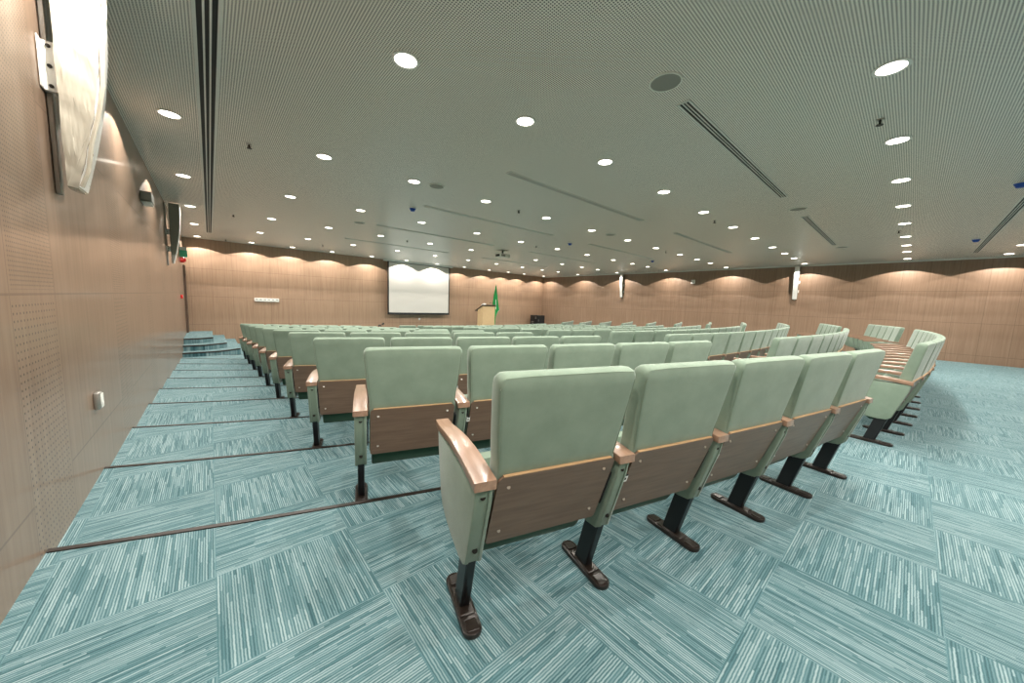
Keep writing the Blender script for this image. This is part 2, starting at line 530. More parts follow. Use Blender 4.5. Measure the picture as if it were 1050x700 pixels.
def m_seat(detail):
    bm = new_bm()
    prof = P([(0.018, 0.345), (0.028, 0.40), (0.022, 0.555), (0.004, 0.585), (-0.032, 0.594), (-0.066, 0.576), (-0.076, 0.54), (-0.050, 0.33), (-0.02, 0.30)])
    add_prism(bm, prof, -0.230, 0.230, 'x')
    caps = [e for e in bm.edges if len({round(v.co.x, 4) for v in e.verts}) == 1]
    bmesh.ops.bevel(bm, geom=caps, offset=0.012, segments=2 if detail else 1, affect='EDGES', profile=0.5)
    return mesh_of('seat', bm, M['green'])

def m_shell():
    bm = new_bm()
    prof = P([(0.014, 0.225), (0.042, 0.285), (0.040, 0.312), (0.008, 0.332), (-0.024, 0.296), (-0.055, 0.328), (-0.080, 0.53), (-0.092, 0.52), (-0.075, 0.28), (-0.058, 0.222), (-0.035, 0.203), (-0.002, 0.204)])
    add_prism(bm, prof, -0.227, 0.227, 'x')
    caps = [e for e in bm.edges if len({round(v.co.x, 4) for v in e.verts}) == 1]
    bmesh.ops.bevel(bm, geom=caps, offset=0.01, segments=2, affect='EDGES', profile=0.5)
    return mesh_of('seat_shell', bm, M['dgreen'])

def m_bracket(s):
    bm = new_bm()
    add_prism(bm, P([(0.150, 0.540), (0.176, 0.530), (0.122, 0.375), (0.098, 0.385)]), s * 0.2405 - 0.003, s * 0.2405 + 0.0035, 'x')
    return mesh_of('hinge_bracket', bm, M['black'])

SIDE = [(-0.335, 0.585), (0.204, 0.585), (0.192, 0.52), (0.112, 0.262), (0.085, 0.243), (0.03, 0.236), (-0.06, 0.243), (-0.17, 0.262), (-0.235, 0.29), (-0.268, 0.335), (-0.30, 0.44), (-0.325, 0.53)]
def m_side(detail):
    bm = new_bm()
    core = P([(t - 0.005 if t > 0.05 else t, z) for t, z in SIDE])
    add_prism(bm, core, -0.019, 0.019, 'x')
    for s in (-1, 1):
        b2 = bmesh.new()
        add_prism(b2, P(SIDE), s * 0.0180, s * 0.0315, 'x')
        if detail:
            caps = [e for e in b2.edges if all(abs(abs(v.co.x) - 0.0315) < 1e-5 for v in e.verts)]
            bmesh.ops.bevel(b2, geom=caps, offset=0.005, segments=2, affect='EDGES', profile=0.5)
        tmp = bpy.data.meshes.new('tmp'); b2.to_mesh(tmp); b2.free(); bm.from_mesh(tmp); bpy.data.meshes.remove(tmp)
    return mesh_of('side_panel', bm, M['green'])

def m_arm(detail):
    bm = new_bm()
    n = 8
    top = []
    for i in range(n + 1):
        q = i / n
        t = 0.215 - q * 0.61
        z = 0.612 + 0.022 * math.sin(PI * min(1, q * 1.15)) * 1.0 + 0.004 * q
        top.append((t, z))
    prof = P(top + [(t, z - 0.031) for t, z in reversed(top)])
    add_prism(bm, prof, -0.0385, 0.0385, 'x')
    for v in bm.verts:                             # narrower, rounded toward the front
        q = (v.co.y + 0.215) / 0.61
        v.co.x *= 1.0 - 0.22 * q * q
    if detail:
        es = [e for e in bm.edges if abs(e.verts[0].co.x) > 0.02 and abs(e.verts[1].co.x) > 0.02 and (e.verts[0].co.x > 0) == (e.verts[1].co.x > 0)]
        bmesh.ops.bevel(bm, geom=es, offset=0.004, segments=2, affect='EDGES', profile=0.5)
    return mesh_of('armrest', bm, M['arm'])

def m_leg(detail):
    bm = new_bm()
    prof = P([(0.098, 0.262), (0.014, 0.262), (-0.050, 0.018), (0.030, 0.018)])
    add_prism(bm, prof, -0.0185, 0.0185, 'x', 0.004 if detail else 0.0, 1)
    return mesh_of('leg', bm, M['black'])

def m_foot(detail):
    bm = new_bm()
    n = 8 if detail else 4
    out = []
    for k in range(n + 1):
        a = PI * k / n
        out.append((0.036 * math.cos(a), 0.118 + 0.034 * math.sin(a)))
    for k in range(n + 1):
        a = PI + PI * k / n
        out.append((0.036 * math.cos(a), -0.118 + 0.034 * math.sin(a)))
    add_prism(bm, out, 0.0, 0.020, 'z', 0.005 if detail else 0.0, 2)
    if detail:
        for yc in (0.112, -0.112):
            add_box(bm, -0.023, 0.023, yc - 0.026, yc + 0.026, 0.0195, 0.0235, 0.0035, 1)
        add_box(bm, -0.030, 0.030, -0.070, 0.070, 0.0195, 0.026, 0.004, 1)
    return mesh_of('foot', bm, M['foot'])

def m_bolt(z):
    bm = new_bm()
    t = 0.204 - (0.585 - z) * 0.28
    add_cyl(bm, (0, -(t - 0.008), z), (0, -1, 0.28), 0.0100, 0.0075, 10)
    return mesh_of('bolt', bm, M['bolt'])

def m_tag():
    bm = new_bm()
    add_prism(bm, P([(0.163, 0.472), (0.174, 0.506), (0.171, 0.507), (0.160, 0.473)]), -0.010, 0.010, 'x')
    return mesh_of('number_tag', bm, M['white'])
def m_tagclip():
    bm = new_bm()
    add_prism(bm, P([(0.1725, 0.500), (0.1760, 0.508), (0.1735, 0.509), (0.1705, 0.501)]), -0.008, 0.008, 'x')
    add_prism(bm, P([(0.1665, 0.481), (0.1695, 0.492), (0.1680, 0.4925), (0.1650, 0.4815)]), -0.004, 0.003, 'x')
    return mesh_of('tag_clip', bm, M['bolt'])

HI = {'backrest': m_backrest(True), 'piping': m_piping(), 'back_board': m_board(), 'board_edge': m_edge(), 'seat': m_seat(True), 'seat_shell': m_shell(),
      'side_panel': m_side(True), 'armrest': m_arm(True), 'leg': m_leg(True), 'foot': m_foot(True)}
LO = {'backrest': m_backrest(False), 'back_board': HI['back_board'], 'board_edge': HI['board_edge'], 'seat': m_seat(False), 'seat_shell': HI['seat_shell'],
      'side_panel': m_side(False), 'armrest': m_arm(False), 'leg': m_leg(False), 'foot': m_foot(False)}
SCREWS = [m_screw(x, z) for x in (-0.195, 0.195) for z in (0.365, 0.565)]
BOLTS = [m_bolt(0.545), m_bolt(0.315)]
TAG, TAGCLIP = m_tag(), m_tagclip()
BRACKETS = [m_bracket(-1), m_bracket(1)]

def standard(parent, x, S, hi, with_tag):
    sp = link('side_panel', S['side_panel'], parent, (x, 0, 0))
    if with_tag is not None:
        sp.scale = (0.8, 1, 1)                      # the standards between two seats are slimmer than the end ones
    if hi:
        for b in BOLTS:
            link('bolt', b, sp)
    link('armrest', S['armrest'], parent, (x, 0, 0))
    lg = link('leg', S['leg'], parent, (x, 0, 0))
    link('foot', S['foot'], lg)
    if with_tag and hi:
        tg = link('number_tag', TAG, parent, (x + 0.044, 0, 0))
        tg['label'] = 'small white seat number tag'
        link('tag_clip', TAGCLIP, tg)

def chair(loc, rz, pitch, hi, end, first, label, group):
    root = thing('auditorium_chair', label, 'chair', loc, rz, group)
    S = HI if hi else LO
    k = (pitch - 0.038) / (2 * BW)
    br = link('backrest', S['backrest'], root); br.scale = (k, 1, 1)
    if hi:
        link('piping', S['piping'], br)
    bd = link('back_board', S['back_board'], root); bd.scale = (min(k, 1.0), 1, 1)
    link('board_edge', S['board_edge'], bd)
    if hi:
        for s in SCREWS:
            link('screw', s, bd)
        for b in BRACKETS:
            link('hinge_bracket', b, root).scale = (k, 1, 1)
    st = link('seat', S['seat'], root)
    sh = link('seat_shell', S['seat_shell'], st); sh['label'] = 'dark green seat underside'
    standard(root, -pitch / 2, S, hi, None if first else True)
    if end:
        standard(root, pitch / 2, S, hi, None)
    return root

def arc_pt(k, th):
    R = R1 - RP * (k - 1)
    return (CX + R * math.sin(th), CY - R * math.cos(th), TZ[k - 1])

ROWNAME = ['back row'] + [o + ' row from the back' for o in ORD[1:10]] + ['front row']
def build_rows():
    for k in range(1, NROW + 1):
        R = R1 - RP * (k - 1)
        x0 = {1: 0.690, 2: 0.655}.get(k, 0.635)
        ps = {1: 0.567, 2: 0.572}.get(k, 0.553)
        nc = 12 if (k >= 3 and k % 2 == 1) else 11
        pc = 0.546
        thl = math.asin((x0 - CX) / R)
        blocks = [('side', thl, 5, ps), ('middle', -nc * pc / 2 / R, nc, pc), ('far', -thl - 5 * ps / R + 0.033 * (k - 1) / R, 5, ps)]
        if k == NROW:
            blocks = blocks[1:]                    # the steps take the place of the front row's side block
        for name, th0, n, p in blocks:
            for j in range(n):
                th = th0 + (j + 0.5) * p / R
                hi = (k <= 2 and name != 'far') or (k <= 4 and name == 'side') or (k == 3 and name == 'middle')
                o = ORD[j]
                if name == 'side':
                    where = 'end one on the stepped aisle' if j == 0 else o + ' from the stepped wall aisle'
                    lab = 'green chair, side block, %s, %s' % (where, ROWNAME[k - 1])
                elif name == 'middle':
                    lab = 'green chair, middle block, %s from the side block, %s' % (o, ROWNAME[k - 1])
                else:
                    lab = 'green chair, far wall block, %s from its aisle, %s' % (o, ROWNAME[k - 1])
                chair(arc_pt(k, th), th, p, hi, j == n - 1, j == 0, lab, 'chairs of the %s block, %s' % (name, ROWNAME[k - 1]))
build_rows()

# ------------------------------------------------------------------ ceiling lights
S_ = 1.72
GX = [-0.129, 0.665, 1.353, 2.111, 2.979, 3.846, 4.729, 5.598, 6.500, 7.267, 7.960, 8.895]
GY = [8.640, 7.131, 5.709, 4.283, 2.893, 1.509, 0.163, -0.826]          # from the screen wall backward
SPOT_W = 116.0
def m_trim():
    bm = new_bm(); add_ring(bm, (0, 0, 0), 0.078, 0.098, -0.007, -0.0005, 28)
    return mesh_of('trim_ring', bm, M['white'])
def m_lens():
    bm = new_bm(); add_cyl(bm, (0, 0, -0.004), (0, 0, 1), 0.0785, 0.0035, 28)
    return mesh_of('lens', bm, M['lens'])
TRIM, LENS = m_trim(), m_lens()
LAMP = bpy.data.lights.new('downlight_lamp', 'SPOT')
LAMP.energy = SPOT_W; LAMP.spot_size = math.radians(131); LAMP.spot_blend = 0.0; LAMP.shadow_soft_size = 0.018
LAMP.color = (1.0, 0.95, 0.875)
LAST = len(GX) - 1
for r, gy in enumerate(GY):
    for j, gx in enumerate(GX):
        lab = 'round ceiling downlight, %s out from the wrapped speaker wall, %s row from the screen' % (ORD[j], ORD[r])
        t = thing('ceiling_downlight', lab, 'downlight', (gx * S_, gy * S_, ZC), 0, 'recessed downlights in the ceiling')
        link('trim_ring', TRIM, t)
        link('lens', LENS, t)
        lo = bpy.data.objects.new('lamp', LAMP); COL.objects.link(lo); lo.parent = t; lo.location = (0, 0, -0.014)

# ------------------------------------------------------------------ slot diffusers
def slot(label, x0, x1, y, w=0.105, nslot=3, along='x'):
    L = x1 - x0
    cx = (x0 + x1) / 2
    t = thing('slot_diffuser', label, 'air vent', (cx, y, ZC) if along == 'x' else (y, cx, ZC), 0 if along == 'x' else PI / 2, 'linear slot diffusers in the ceiling')
    bm = new_bm(); add_box(bm, -L / 2 + 0.005, L / 2 - 0.005, -w / 2 + 0.004, w / 2 - 0.004, -0.003, -0.0004)
    obj('vent_backing', bm, M['slot'], t)
    bm = new_bm()
    b = w * 0.14
    g = (w - 2 * b) / nslot
    add_box(bm, -L / 2, L / 2, -w / 2, -w / 2 + b, -0.009, -0.0005)
    add_box(bm, -L / 2, L / 2, w / 2 - b, w / 2, -0.009, -0.0005)
    for s in (-1, 1):
        add_box(bm, s * L / 2 - 0.008, s * L / 2 + 0.008, -w / 2, w / 2, -0.009, -0.0005)
    for i in range(1, nslot):
        yc = -w / 2 + b + g * i
        add_box(bm, -L / 2, L / 2, yc - g * 0.17, yc + g * 0.17, -0.0085, -0.0005)
    obj('vent_frame', bm, M['vent'], t)
slot('very long black slot vent running beside the speaker-hung wall', 0.8, 13.6, 0.062, 0.145, 3, 'y')
rows = [(1.44, 'above the back rows'), (3.70, 'one bay in from the back rows'), (6.07, 'over the middle of the hall'), (8.48, 'just behind the projector'), (11.10, 'over the front rows')]
for y, w in rows:
    slot('long slot vent, stepped aisle half, ' + w, 3.05, 6.50, y)
    slot('long slot vent, far wall half, ' + w, 8.00, 11.60, y)
slot('slot vent over the open carpet behind the rows, beside two blue covers', 8.4, 14.72, -0.86, 0.105)

# ------------------------------------------------------------------ round ceiling speakers, sprinklers, covered detectors
def ceiling_speaker(x, y, lab):
    t = thing('ceiling_speaker', lab, 'speaker', (x, y, ZC), 0, 'round ceiling speakers')
    bm = new_bm(); add_cyl(bm, (0, 0, -0.008), (0, 0, 1), 0.108, 0.0075, 28); obj('grille', bm, M['grey'], t)
    bm = new_bm(); add_ring(bm, (0, 0, 0), 0.107, 0.118, -0.011, -0.0005, 28); obj('rim', bm, M['pale'], t)
for x, y, w in [(2.69, 1.42, 'beside the large slot vent above the back rows'), (7.35, 1.42, 'between the two slot vents above the back rows'),
                (12.05, 1.35, 'past the far end of the slot vents above the back rows'), (2.66, 4.91, 'second back on the stepped aisle half'),
                (7.28, 4.92, 'second back on the hall centre line'), (2.68, 8.56, 'third back on the stepped aisle half')]:
    ceiling_speaker(x, y, 'round grey ceiling speaker ' + w)

def sprinkler(x, y, lab):
    t = thing('ceiling_sprinkler', lab, 'sprinkler', (x, y, ZC), 0, 'ceiling sprinklers')
    bm = new_bm(); add_cyl(bm, (0, 0, -0.006), (0, 0, 1), 0.028, 0.0055, 16); obj('escutcheon', bm, M['steel'], t)
    bm = new_bm(); add_cyl(bm, (0, 0, -0.042), (0, 0, 1), 0.009, 0.037, 10)
    for s in (-1, 1):
        add_box(bm, s * 0.013 - 0.003, s * 0.013 + 0.003, -0.003, 0.003, -0.045, -0.018)
    obj('sprinkler_head', bm, M['bolt'], t)
    bm = new_bm(); add_cyl(bm, (0, 0, -0.049), (0, 0, 1), 0.026, 0.004, 12); obj('deflector', bm, M['bolt'], t)
for x, y, w in [(4.50, 0.37, 'between the two largest lights over the open carpet'), (7.35, 2.67, 'near the middle of the ceiling behind the second light row'),
                (0.42, 5.24, 'beside the very long slot vent'), (0.47, 10.04, 'further along the very long slot vent'), (0.47, 14.87, 'at the screen wall corner'),
                (4.39, 4.98, 'amid the lights over the middle of the hall'), (7.35, 7.50, 'in front of the projector'), (10.33, 5.02, 'among the lights of the far half'),
                (2.94, 13.22, 'near the screen wall lights'), (4.44, 9.92, 'before the projection screen'), (10.38, 0.36, 'low in the column of lights over the open carpet')]:
    sprinkler(x, y, 'small dark ceiling sprinkler ' + w)

def covered(x, y, lab):
    t = thing('ceiling_detector', lab, 'detector', (x, y, ZC), 0, 'detectors under blue covers')
    bm = new_bm(); add_cyl(bm, (0, 0, -0.014), (0, 0, 1), 0.062, 0.0135, 20); obj('base', bm, M['white'], t)
    bm = new_bm(); add_cyl(bm, (0, 0, -0.062), (0, 0, 1), 0.034, 0.049, 20, 0.060); obj('dust_cover', bm, M['blue'], t)
for x, y, w in [(2.96, 6.38, 'beside the first lights of the stepped aisle half'), (7.57, 6.40, 'over the hall centre'), (12.03, 6.31, 'near the far wall'),
                (12.28, -0.70, 'at the far end of the open carpet vent'), (7.63, -0.70, 'at the near end of the open carpet vent')]:
    covered(x, y, 'blue covered ceiling detector ' + w)

# ------------------------------------------------------------------ projector
t = thing('ceiling_projector', 'small projector hanging on a black bracket from the ceiling before the screen', 'projector', (7.30, 9.0, ZC), math.radians(0))
bm = new_bm(); add_box(bm, -0.14, 0.14, -0.14, 0.14, -0.010, -0.0005, 0.003, 1); obj('ceiling_plate', bm, M['grey'], t)
bm = new_bm(); add_cyl(bm, (0, 0, -0.115), (0, 0, 1), 0.028, 0.106, 14); add_box(bm, -0.10, 0.10, -0.03, 0.03, -0.125, -0.105, 0.004, 1); obj('bracket', bm, M['black'], t)
bm = new_bm(); add_box(bm, -0.20, 0.20, -0.15, 0.15, -0.235, -0.125, 0.02, 3)
body = obj('body', bm, M['white'], t)
bm = new_bm(); add_cyl(bm, (0.08, 0.14, -0.18), (0, 1, 0), 0.040, 0.05, 18); obj('lens_barrel', bm, M['black'], body)
bm = new_bm()
for i in range(5):
    add_box(bm, -0.17 + i * 0.035, -0.15 + i * 0.035, -0.153, -0.149, -0.215, -0.150)
obj('vent', bm, M['slot'], body)
bm = new_bm()
for s in (-1, 1):
    add_box(bm, s * 0.2 - 0.004, s * 0.2 + 0.004, -0.10, 0.10, -0.215, -0.145, 0.002, 1)
obj('side_grille', bm, M['black'], body)

# ------------------------------------------------------------------ projection screen on the front wall
SY = 15.25
t = thing('projection_screen', 'large white projection screen with black border on the front wall', 'projection screen', (7.49, SY, 0))
bm = new_bm(); add_box(bm, -1.50, 1.50, 0.0, 0.006, 0.575, 2.785); obj('screen_fabric', bm, M['screen'], t)
bm = new_bm()
for s in (-1, 1):
    add_box(bm, min(s * 1.50, s * 1.56), max(s * 1.50, s * 1.56), -0.001, 0.007, 0.510, 2.835)
add_box(bm, -1.56, 1.56, -0.001, 0.007, 0.515, 0.575); add_box(bm, -1.56, 1.56, -0.001, 0.007, 2.785, 2.838)
obj('border', bm, M['slot'], t, smooth=False)
bm = new_bm(); add_cyl(bm, (-1.57, 0.003, 0.502), (1, 0, 0), 0.016, 3.14, 14); obj('bottom_bar', bm, M['black'], t)
bm = new_bm(); add_box(bm, -1.72, 1.72, -0.03, 0.09, 2.815, ZC - 0.001, 0.006, 1); obj('casing', bm, M['white'], t)

# ------------------------------------------------------------------ lectern and what lies on it
LX, LY = 10.20, 14.00
t = thing('lectern', 'pale wooden lectern with sloping top on the stage beside the flag', 'lectern', (LX, LY, ZS))
bm = new_bm(); add_prism(bm, [(0.0, 0.0), (0.42, 0.0), (0.42, 0.93), (0.0, 1.135)], 0.0, 0.78, 'x', 0.004, 1); obj('body', bm, M['lectern'], t)
bm = new_bm(); add_box(bm, -0.02, 0.80, -0.02, 0.44, 0.0, 0.06, 0.004, 1); obj('plinth', bm, M['brown'], t)
bm = new_bm(); add_prism(bm, [(-0.06, 1.166), (0.58, 0.852), (0.58, 0.886), (-0.06, 1.200)], -0.05, 0.83, 'x', 0.004, 1); obj('reading_top', bm, M['brown'], t)
bm = new_bm(); add_box(bm, -0.05, 0.83, 0.575, 0.595, 0.85, 0.915, 0.003, 1); obj('ledge', bm, M['brown'], t)
def on_top(name, label, cat, x0, x1, y0, y1, h, mat, extra=None):
    tt = thing(name, label, cat, (LX + (x0 + x1) / 2, LY + (y0 + y1) / 2, ZS + 1.2 - 0.4906 * ((y0 + y1) / 2 + 0.06) + 0.003))
    tt.rotation_euler = (-math.atan(0.4906), 0, 0)
    bm = new_bm(); add_box(bm, -(x1 - x0) / 2, (x1 - x0) / 2, -(y1 - y0) / 2, (y1 - y0) / 2, 0, h, 0.003, 1)
    return tt, obj('body' if extra is None else extra, bm, mat, tt)
on_top('paper_stack', 'small white stack of papers on the high edge of the lectern', 'papers', 0.02, 0.20, -0.04, 0.14, 0.075, M['white'], 'sheets')
tt, b = on_top('laptop', 'flat dark laptop lying on the lectern top', 'laptop', 0.26, 0.64, 0.0, 0.26, 0.022, M['slot'], 'base')
bm = new_bm(); add_box(bm, -0.19, 0.19, -0.13, 0.13, 0.0, 0.012, 0.002, 1); lid = obj('lid', bm, M['black'], tt, (0, 0, 0.024))
tm = thing('gooseneck_microphone', 'thin black gooseneck microphone standing on the lectern', 'microphone', (LX + 0.72, LY + 0.06, ZS + 1.144))
tm.rotation_euler = (-math.atan(0.4906), 0, 0)
bm = new_bm(); add_cyl(bm, (0, 0, 0), (0, 0, 1), 0.035, 0.02, 14); obj('base', bm, M['black'], tm)
bm = new_bm(); add_tube(bm, [(0, 0, 0.015), (0, 0.0, 0.12), (-0.02, 0.05, 0.2), (-0.03, 0.12, 0.24)], 0.006, 8); obj('neck', bm, M['black'], tm)
bm = new_bm(); add_cyl(bm, (-0.03, 0.115, 0.238), (-0.1, 1, 0.3), 0.013, 0.06, 10); obj('capsule', bm, M['black'], tm)

# ------------------------------------------------------------------ flag on its pole
FX, FY = 11.50, 14.62
t = thing('flag_stand', 'green flag hanging furled on a pole beside the lectern', 'flag', (FX, FY, ZS))
bm = new_bm(); add_cyl(bm, (0, 0, 0), (0, 0, 1), 0.16, 0.03, 24); add_cyl(bm, (0, 0, 0.03), (0, 0, 1), 0.06, 0.06, 20, 0.03); obj('base', bm, M['steel'], t)
bm = new_bm(); add_cyl(bm, (0, 0, 0.05), (0, 0, 1), 0.013, 2.20, 12); obj('pole', bm, M['steel'], t)
bm = new_bm(); add_cyl(bm, (0, 0, 2.25), (0, 0, 1), 0.018, 0.075, 12, 0.001); obj('finial', bm, M['steel'], t)
def flag_mesh():
    bm = new_bm()
    NU, NV = 40, 30
    prof = [(2.20, -0.02, 0.02), (1.95, -0.05, 0.05), (1.75, -0.09, 0.09), (1.45, -0.11, 0.13), (1.23, -0.13, 0.18), (0.97, -0.17, 0.25), (0.86, -0.20, 0.15), (0.70, -0.22, 0.06), (0.50, -0.23, 0.02), (0.34, -0.21, 0.00), (0.02, -0.10, -0.02)]
    g = []
    for v in range(NV + 1):
        z = 2.20 - 2.18 * v / NV
        for (za, la, ra), (zb, lb, rb) in zip(prof, prof[1:]):
            if zb <= z <= za + 1e-6:
                f = (za - z) / (za - zb); L = la + (lb - la) * f; Rr = ra + (rb - ra) * f
        q = v / NV
        row = []
        for u in range(NU + 1):
            p = u / NU
            a = p * PI * 5.0
            x = 1.2 * (L + (Rr - L) * (0.5 - 0.5 * math.cos(a)) * (0.78 + 0.22 * p))
            y = -0.07 + 0.14 * p + 0.03 * math.sin(a * 1.0 + 2.0 * q)
            y *= min(1.0, 0.25 + (Rr - L) * 3.0)
            row.append(bm.verts.new((x, y, z + 0.018 * math.sin(a + 3 * q) - 0.04 * q * p)))
        g.append(row)
    for a, b in zip(g, g[1:]):
        for i in range(NU):
            bm.faces.new((a[i], a[i + 1], b[i + 1], b[i]))
    return bm, [[tuple(v.co) for v in r] for r in g]
bm, grid = flag_mesh()
cloth = obj('flag_cloth', bm, M['flag'], t)
sol = cloth.modifiers.new('thickness', 'SOLIDIFY'); sol.thickness = 0.004
def fringe(path):
    bm = new_bm(); add_tube(bm, path, 0.018, 6); return bm
o = obj('hem', fringe([Vector(r[-1]) for r in grid[13:]]), M['white'], cloth); o['label'] = 'white hem of the flag'
o = obj('hem', fringe([Vector(p) for p in grid[-1]]), M['white'], cloth); o['label'] = 'white hem of the flag'
o = obj('script_band', fringe([Vector(r[4]) + Vector((-0.012, -0.014, 0)) for r in grid[10:18]]), M['white'], cloth); o['label'] = 'white lettering band lost in the folds'

# ------------------------------------------------------------------ black equipment rack
t = thing('equipment_rack', 'low black equipment cabinet in the corner of the stage', 'rack cabinet', (14.62, 14.55, ZS))
bm = new_bm(); add_box(bm, 0, 0.62, 0, 0.60, 0.05, 0.66, 0.008, 1); obj('body', bm, M['black'], t)
bm = new_bm(); add_box(bm, 0.05, 0.57, -0.012, 0.001, 0.09, 0.62, 0.004, 1); d = obj('door', bm, M['slot'], t)
bm = new_bm(); add_box(bm, 0.075, 0.095, -0.030, -0.011, 0.30, 0.42, 0.004, 1); obj('handle', bm, M['steel'], d)
bm = new_bm()
for i in range(4):
    add_box(bm, -0.006, 0.001, 0.08 + i * 0.03, 0.09 + i * 0.03, 0.45, 0.58)
add_box(bm, -0.008, 0.001, 0.30, 0.50, 0.16, 0.20); add_box(bm, -0.008, 0.001, 0.30, 0.50, 0.26, 0.30)
obj('side_vent', bm, M['steel'], t)
for x, y in ((0.06, 0.06), (0.56, 0.06), (0.06, 0.54), (0.56, 0.54)):
    bm = new_bm(); add_cyl(bm, (x - 0.012, y, 0.025), (1, 0, 0), 0.025, 0.024, 14); add_box(bm, x - 0.016, x + 0.016, y - 0.02, y + 0.02, 0.03, 0.052); obj('caster', bm, M['slot'], t)

# ------------------------------------------------------------------ short black boom microphone on the stage edge
t = thing('microphone_stand', 'short black microphone stand showing just above the front chairs', 'microphone stand', (4.90, 13.25, ZS))
bm = new_bm(); add_cyl(bm, (0, 0, 0), (0, 0, 1), 0.11, 0.02, 20); obj('base', bm, M['black'], t)
bm = new_bm(); add_cyl(bm, (0, 0, 0.02), (0, 0, 1), 0.011, 0.29, 10); obj('pole', bm, M['black'], t)
bm = new_bm(); add_tube(bm, [(-0.06, 0, 0.285), (0, 0, 0.305), (0.06, 0, 0.335)], 0.010, 8); obj('boom', bm, M['black'], t)
bm = new_bm(); add_cyl(bm, (0.045, 0, 0.328), (1, 0, 0.5), 0.032, 0.07, 14, 0.036); obj('microphone', bm, M['slot'], t)
bm = new_bm(); add_cyl(bm, (-0.10, 0, 0.272), (1, 0, 0.35), 0.034, 0.06, 14); obj('counterweight', bm, M['slot'], t)

# ------------------------------------------------------------------ wall column speakers
def speaker_profile(grow=0.0):
    f = [(0.212, 2.84), (0.208, 2.62), (0.198, 2.42), (0.181, 2.24), (0.158, 2.08), (0.132, 1.93), (0.103, 1.79), (0.083, 1.70)]
    b = [(0.066, 1.705), (0.066, 2.84)]
    if grow:
        f = [(x + grow, z - (grow if i == len(f) - 1 else 0)) for i, (x, z) in enumerate(f)]
        b = [(0.066 - grow, 1.705 - grow), (0.066 - grow, 2.84)]
    return f + b
def wall_speaker(x, y, s, label, wrapped, w=0.26):
    """s=+1: on the side wall facing +x, -1: on the far wall"""
    t = thing('wall_speaker', label, 'speaker', (x, y, 0), 0, 'tall column speakers on the walls')
    pr = [(s * p, z) for p, z in speaker_profile()]
    bm = new_bm(); add_prism(bm, pr, 0.0, w, 'y', 0.006, 1); obj('cabinet', bm, M['spkgrey'], t)
    n = 8
    fr = speaker_profile()[:n]
    bm = new_bm()
    g = [(s * (p + 0.002), z) for p, z in fr] + [(s * (p + 0.016), z) for p, z in reversed(fr)]
    add_prism(bm, g, 0.0, w, 'y'); o = obj('front_grille', bm, M['white'], t); o['label'] = 'white curved front grille'
    bm = new_bm()
    add_box(bm, min(s * 0.001, s * 0.022), max(s * 0.001, s * 0.022), w * 0.4, w * 0.4 + 0.05, 1.66, 2.86, 0.003, 1)
    obj('mount_rail', bm, M['steel'], t)
    for zc in (2.30, 1.98) if not wrapped else (2.28,):
        bm = new_bm()
        h = 0.12 if wrapped else 0.05
        add_box(bm, min(s * 0.002, s * 0.072), max(s * 0.002, s * 0.072), 0.03, 0.06, zc - h, zc + h, 0.003, 1)
        add_box(bm, min(s * 0.002, s * 0.008), max(s * 0.002, s * 0.008), -0.02, 0.06, zc - h, zc + h, 0.002, 1)
        br = obj('bracket', bm, M['white'], t)
        for q in (-0.8, 0, 0.8):
            bm = new_bm(); add_cyl(bm, (s * 0.03, 0.031, zc + q * h), (0, -1, 0), 0.009, 0.008, 10); obj('bolt', bm, M['bolt'], br)
    if wrapped:
        bm = new_bm()
        pr = [(s * p, z) for p, z in speaker_profile(0.010)]
        add_prism(bm, pr, -0.012, w + 0.012, 'y')
        bmesh.ops.triangulate(bm, faces=[f for f in bm.faces if len(f.verts) > 4])
        for _ in range(4):
            bmesh.ops.subdivide_edges(bm, edges=[e for e in bm.edges if e.calc_length() > 0.05], cuts=1, use_grid_fill=True)
        rnd = random.Random(3)
        bm.normal_update()
        for v in bm.verts:
            v.co += v.normal * (0.0025 * rnd.random() + 0.005 * math.sin(v.co.z * 31 + v.co.x * 40) * math.sin(v.co.z * 13 + v.co.y * 25))
        o = obj('plastic_wrap', bm, M['wrap'], t); o['label'] = 'loose clear plastic wrapping'
        bm = new_bm()
        pts = [(s * (p + 0.026 + 0.006 * math.sin(i * 2.3)), -0.012, z) for i, (p, z) in enumerate(speaker_profile()[:8])]
        add_tube(bm, pts, 0.010, 6); obj('taped_seam', bm, M['wrap'], t)
wall_speaker(XL, 2.98, 1, 'tall column speaker wrapped in clear plastic, close to the camera', True, 0.16)
wall_speaker(XL, 9.55, 1, 'unwrapped grey column speaker on the same wall as the wrapped one', False, 0.14)
wall_speaker(XR, 9.75, -1, 'slim column speaker on the far wall, closer to the stage', False, 0.13)
wall_speaker(XR, 2.78, -1, 'slim bright column speaker on the far wall, behind the middle rows', False, 0.13)

# ------------------------------------------------------------------ small things on the walls
t = thing('wall_socket', 'small steel socket box low on the perforated side wall', 'socket', (XL, 3.42, 0.44))
bm = new_bm(); add_box(bm, 0.0005, 0.030, -0.036, 0.036, -0.055, 0.055, 0.006, 2); obj('box', bm, M['steel'], t)
bm = new_bm(); add_box(bm, 0.030, 0.036, -0.029, 0.029, -0.046, 0.046, 0.003, 1); f = obj('cover', bm, M['pale'], t)
bm = new_bm(); add_box(bm, 0.036, 0.039, -0.011, 0.011, -0.034, -0.008, 0.002, 1); obj('outlet', bm, M['white'], f)
t = thing('wall_light_box', 'grey box fitting high on the side wall between the two speakers', 'wall fitting', (XL, 6.5, 2.33))
bm = new_bm(); add_box(bm, 0.0005, 0.10, -0.14, 0.14, -0.065, 0.05, 0.008, 1); obj('housing', bm, M['grey'], t)
bm = new_bm(); add_box(bm, 0.006, 0.095, -0.15, 0.15, -0.088, -0.074, 0.004, 1); obj('lower_cover', bm, M['white'], t)

